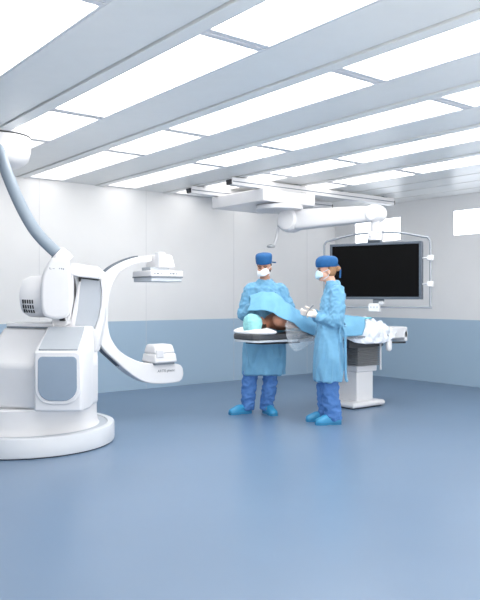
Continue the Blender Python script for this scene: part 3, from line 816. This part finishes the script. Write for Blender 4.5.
# --- patient lying on the table, head to the left
PY0 = TY + .25
ox, oy, oz = TX + .15, PY0, tz
pj = {'arm_r': .078, 'chest': (.40, 0, .13), 'chest_r': (.21, .185, .105), 'belly': (.78, 0, .11), 'belly_r': (.18, .155, .095), 'pelvis': (1.02, 0, .11), 'pelvis_r': (.14, .165, .10),
      'neck': (.17, -.01, .115), 'shL': (.20, -.185, .15), 'elL': (.53, -.255, .09), 'wrL': (.80, -.22, .06), 'shR': (.33, .19, .10), 'elR': (.56, .20, .065), 'wrR': (.80, .15, .06),
      'hipL': (1.06, -.09, .105), 'knL': (1.38, -.09, .08), 'anL': (1.70, -.09, .055), 'ftL': (.7, -.1, .35), 'hipR': (1.06, .09, .105), 'knR': (1.38, .09, .08), 'anR': (1.70, .09, .055), 'ftR': (.7, .1, .35)}
ph = Vector((.03, -.03, .098))
# face up, top of the head towards -x
PR = Matrix.Rotation(math.radians(-90), 3, 'Z') @ Matrix.Rotation(math.radians(-90), 3, 'X')
up_ = PR @ Vector((0, 0, 1)); fc = PR @ Vector((0, -1, 0))
PR = Matrix(((0, 0, -1), (-1, 0, 0), (0, 1, 0)))           # columns map local x,y,z
PR = Matrix.Identity(3)
PR.col[2] = Vector((-.97, 0, .22)).normalized()             # crown of the head
fdir = Vector((.2, .42, .9)); fdir = (fdir - PR.col[2]*fdir.dot(PR.col[2])).normalized()
PR.col[1] = -fdir; PR.col[0] = PR.col[1].cross(PR.col[2])
bm_hands = [((.81, -.22, .055), (1, .1, -.1), (0, .6, .8), 1.0, .25), ((.81, .15, .055), (1, -.1, -.15), (0, -.6, .8), 1.0, .25)]
me = body_mesh(pj, ph, PR, bm_hands)
pat = link('person', me, M['skin3'], None, (ox, oy, oz), 180)
tag(pat, 'person lying on the operating table in a teal bouffant cap, bare brown shoulder showing', 'person')
face_parts(pat, ph, PR, M['brow'], M['hair'])
o = cap_mesh(pat, ph, PR, [(.080, .098, .01, .008), (.090, .106, .025, .010), (.098, .114, .07, .014), (.096, .112, .12, .016), (.078, .092, .16, .018), (.04, .05, .18, .018)], M['bouffant'], s=1.0, wr=.016)
o.name = 'bouffant_cap'

# ------------------------------------------------------------------ drape over the patient
def grid_obj(name, rows, m, sub=5, amp=.012, freq=(7, 7, 7), seed=0.0, thick=.004):
    A_ = [cr(r, sub) for r in rows]
    cols = list(zip(*A_)); B_ = [cr(list(c_), sub) for c_ in cols]
    G = list(zip(*B_))
    bm = NB(); vs = [[bm.verts.new(p) for p in r] for r in G]
    for a_, b_ in zip(vs, vs[1:]):
        for i in range(len(a_) - 1): bm.faces.new((a_[i], a_[i+1], b_[i+1], b_[i]))
    bmesh.ops.recalc_face_normals(bm, faces=bm.faces)
    bm.normal_update()
    for v in bm.verts:
        q = Vector((v.co.x*freq[0] + seed, v.co.y*freq[1], v.co.z*freq[2]))
        nn = 1 - 2*abs(noise.noise(q)) + .5*noise.noise(q*2.3)
        v.co = v.co + v.normal * (nn - .5)*amp
    me = bpy.data.meshes.new(name); bm.to_mesh(me); bm.free()
    o = link(name, me, m, None, None, 180)
    so = o.modifiers.new('s', 'SOLIDIFY'); so.thickness = thick; so.offset = 0
    return o
def DP(px, py, Y):
    p = CAMP(px, py, Y); return W(p.x, p.y, p.z)
rows = []
# stations left to right: ridge point, front hem point, far hem height/offset
for (rx, ry, rY), (fx, fy, fY), bz, bo in [
    ((250, 297, 7.70), (247, 311, 7.52), 1.20, .03), ((256, 293, 7.70), (255, 310.5, 7.48), 1.24, .05), ((267, 292, 7.70), (266, 310, 7.45), 1.20, .10), ((277, 294, 7.68), (275, 314, 7.40), 1.12, .16),
    ((287, 303, 7.62), (284, 319, 7.40), 1.02, .20), ((298, 311, 7.66), (293, 323, 7.44), .96, .22), ((309, 317, 7.76), (303, 331, 7.52), .93, .24), ((320, 318.5, 7.88), (316, 336, 7.62), .93, .26),
    ((334, 317, 8.02), (331, 337, 7.78), .93, .27), ((350, 315.5, 8.18), (347, 336.5, 7.95), .93, .28), ((364, 318, 8.33), (362, 335.5, 8.12), .93, .28)]:
    r_ = DP(rx, ry, rY); f_ = DP(fx, fy, fY)
    k_ = Vector((r_.x + .02, r_.y + bo, bz))
    m1 = r_.lerp(f_, .5) + Vector((0, -.03, .015)); m2 = r_.lerp(k_, .5) + Vector((0, .02, .02))
    rows.append([k_, m2, r_, m1, f_])
dr = grid_obj('surgical_drape', rows, M['drape'], 6, .016, (8, 8, 4), 1.5)
tag(dr, 'light blue surgical drape held up over the patient by the standing person', 'surgical drape')

# white plastic-covered sheets over the legs
rows = []
for x, zt, hw_, zn in ((5.98, 1.06, .25, .84), (6.12, 1.05, .28, .79), (6.26, 1.045, .30, .77), (6.42, 1.035, .31, .77), (6.56, 1.04, .31, .77), (6.68, 1.035, .30, .79), (6.78, 1.00, .29, .83), (6.84, .965, .27, .90)):
    c = PY0
    rows.append([Vector((x, c + hw_, zn)), Vector((x, c + hw_*.9, zt - .07)), Vector((x, c + .1, zt)), Vector((x, c - .1, zt - .01)), Vector((x, c - hw_*.9, zt - .09)), Vector((x - .01, c - hw_ - .01, zn))])
sh = grid_obj('leg_sheet', rows, M['sheet'], 8, .032, (12, 12, 12), 4.0)
tag(sh, 'crumpled white plastic-covered sheet over the patient\'s legs at the foot of the table', 'sheet')
bm = NB(); box(bm, (-.14, -.09, 0), (.14, .09, .016)); o = finish('folded_cloth', bm, M['cyan'], None, (6.50, PY0 + .02, 1.052)); bevel(o, .006)
o.rotation_euler.z = .1
tag(o, 'small folded cyan cloth lying on top of the white leg sheet', 'cloth')

# clear plastic film hanging over the arm side
rows = []
for px, y0, y1, dY in ((286, 322, 340, 0), (290, 323, 348, -.01), (295, 325, 351, 0), (301, 329, 350, .02), (307, 332, 346, .04), (315, 334, 341, .06)):
    Yb = 7.31 + (px - 279)*.0085
    rows.append([DP(px + 1, y0 - 3, Yb + .12), DP(px, y0 + 2, Yb), DP(px, (y0 + y1)/2, Yb - .035 + dY*.3), DP(px + 1, y1, Yb - .02)])
fl = grid_obj('clear_plastic_film', rows, M['plastic'], 6, .03, (14, 14, 10), 9.0, .002)
tag(fl, 'clear crinkled plastic film hanging off the near side of the table by the patient\'s arm', 'plastic film')

# instrument in the gloved hand
ip = W(NX, NY, 0)
t0 = CAMP(307.5, 311.5, 7.36); t1 = CAMP(313, 305.5, 7.40)
bm = NB(); tube(bm, [W(*t0), W(*t0.lerp(t1, .7)), W(*t1)], [.004, .006, .009], 8)
o = finish('surgical_instrument', bm, M['grey']); tag(o, 'slim grey surgical instrument in the gloved hand of the person in profile', 'surgical instrument')

# ------------------------------------------------------------------ light, world, camera
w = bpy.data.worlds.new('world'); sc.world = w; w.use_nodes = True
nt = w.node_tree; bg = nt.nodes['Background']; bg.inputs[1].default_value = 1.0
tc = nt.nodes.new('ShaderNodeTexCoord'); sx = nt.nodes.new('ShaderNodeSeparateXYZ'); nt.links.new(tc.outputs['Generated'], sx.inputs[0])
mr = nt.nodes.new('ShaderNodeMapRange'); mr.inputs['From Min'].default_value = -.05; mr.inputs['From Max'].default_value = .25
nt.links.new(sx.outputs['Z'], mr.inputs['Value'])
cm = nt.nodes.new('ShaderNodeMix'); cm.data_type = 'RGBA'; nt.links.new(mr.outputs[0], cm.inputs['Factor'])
cm.inputs['A'].default_value = (3.7, 3.62, 3.46, 1); cm.inputs['B'].default_value = (1.0, .985, .965, 1)  # lower hemisphere made brighter: added fill light to lift ceiling and beam undersides
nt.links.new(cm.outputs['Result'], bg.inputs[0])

cd = bpy.data.cameras.new('camera'); cam = bpy.data.objects.new('camera', cd); C.objects.link(cam)
cd.sensor_fit = 'HORIZONTAL'; cd.sensor_width = 36.0; cd.lens = 36.0*FOC/480
cd.shift_y = -(300 - HOR)/480.0
cam.location = (0, 0, EYE); cam.rotation_euler = (PI/2, 0, -TH)
cd.clip_start = 0.05; cd.clip_end = 60
sc.camera = cam
vs_ = sc.view_settings
vs_.view_transform = 'Standard'; vs_.look = 'None'; vs_.gamma = 1.0; vs_.use_curve_mapping = False
vs_.exposure = 0.46
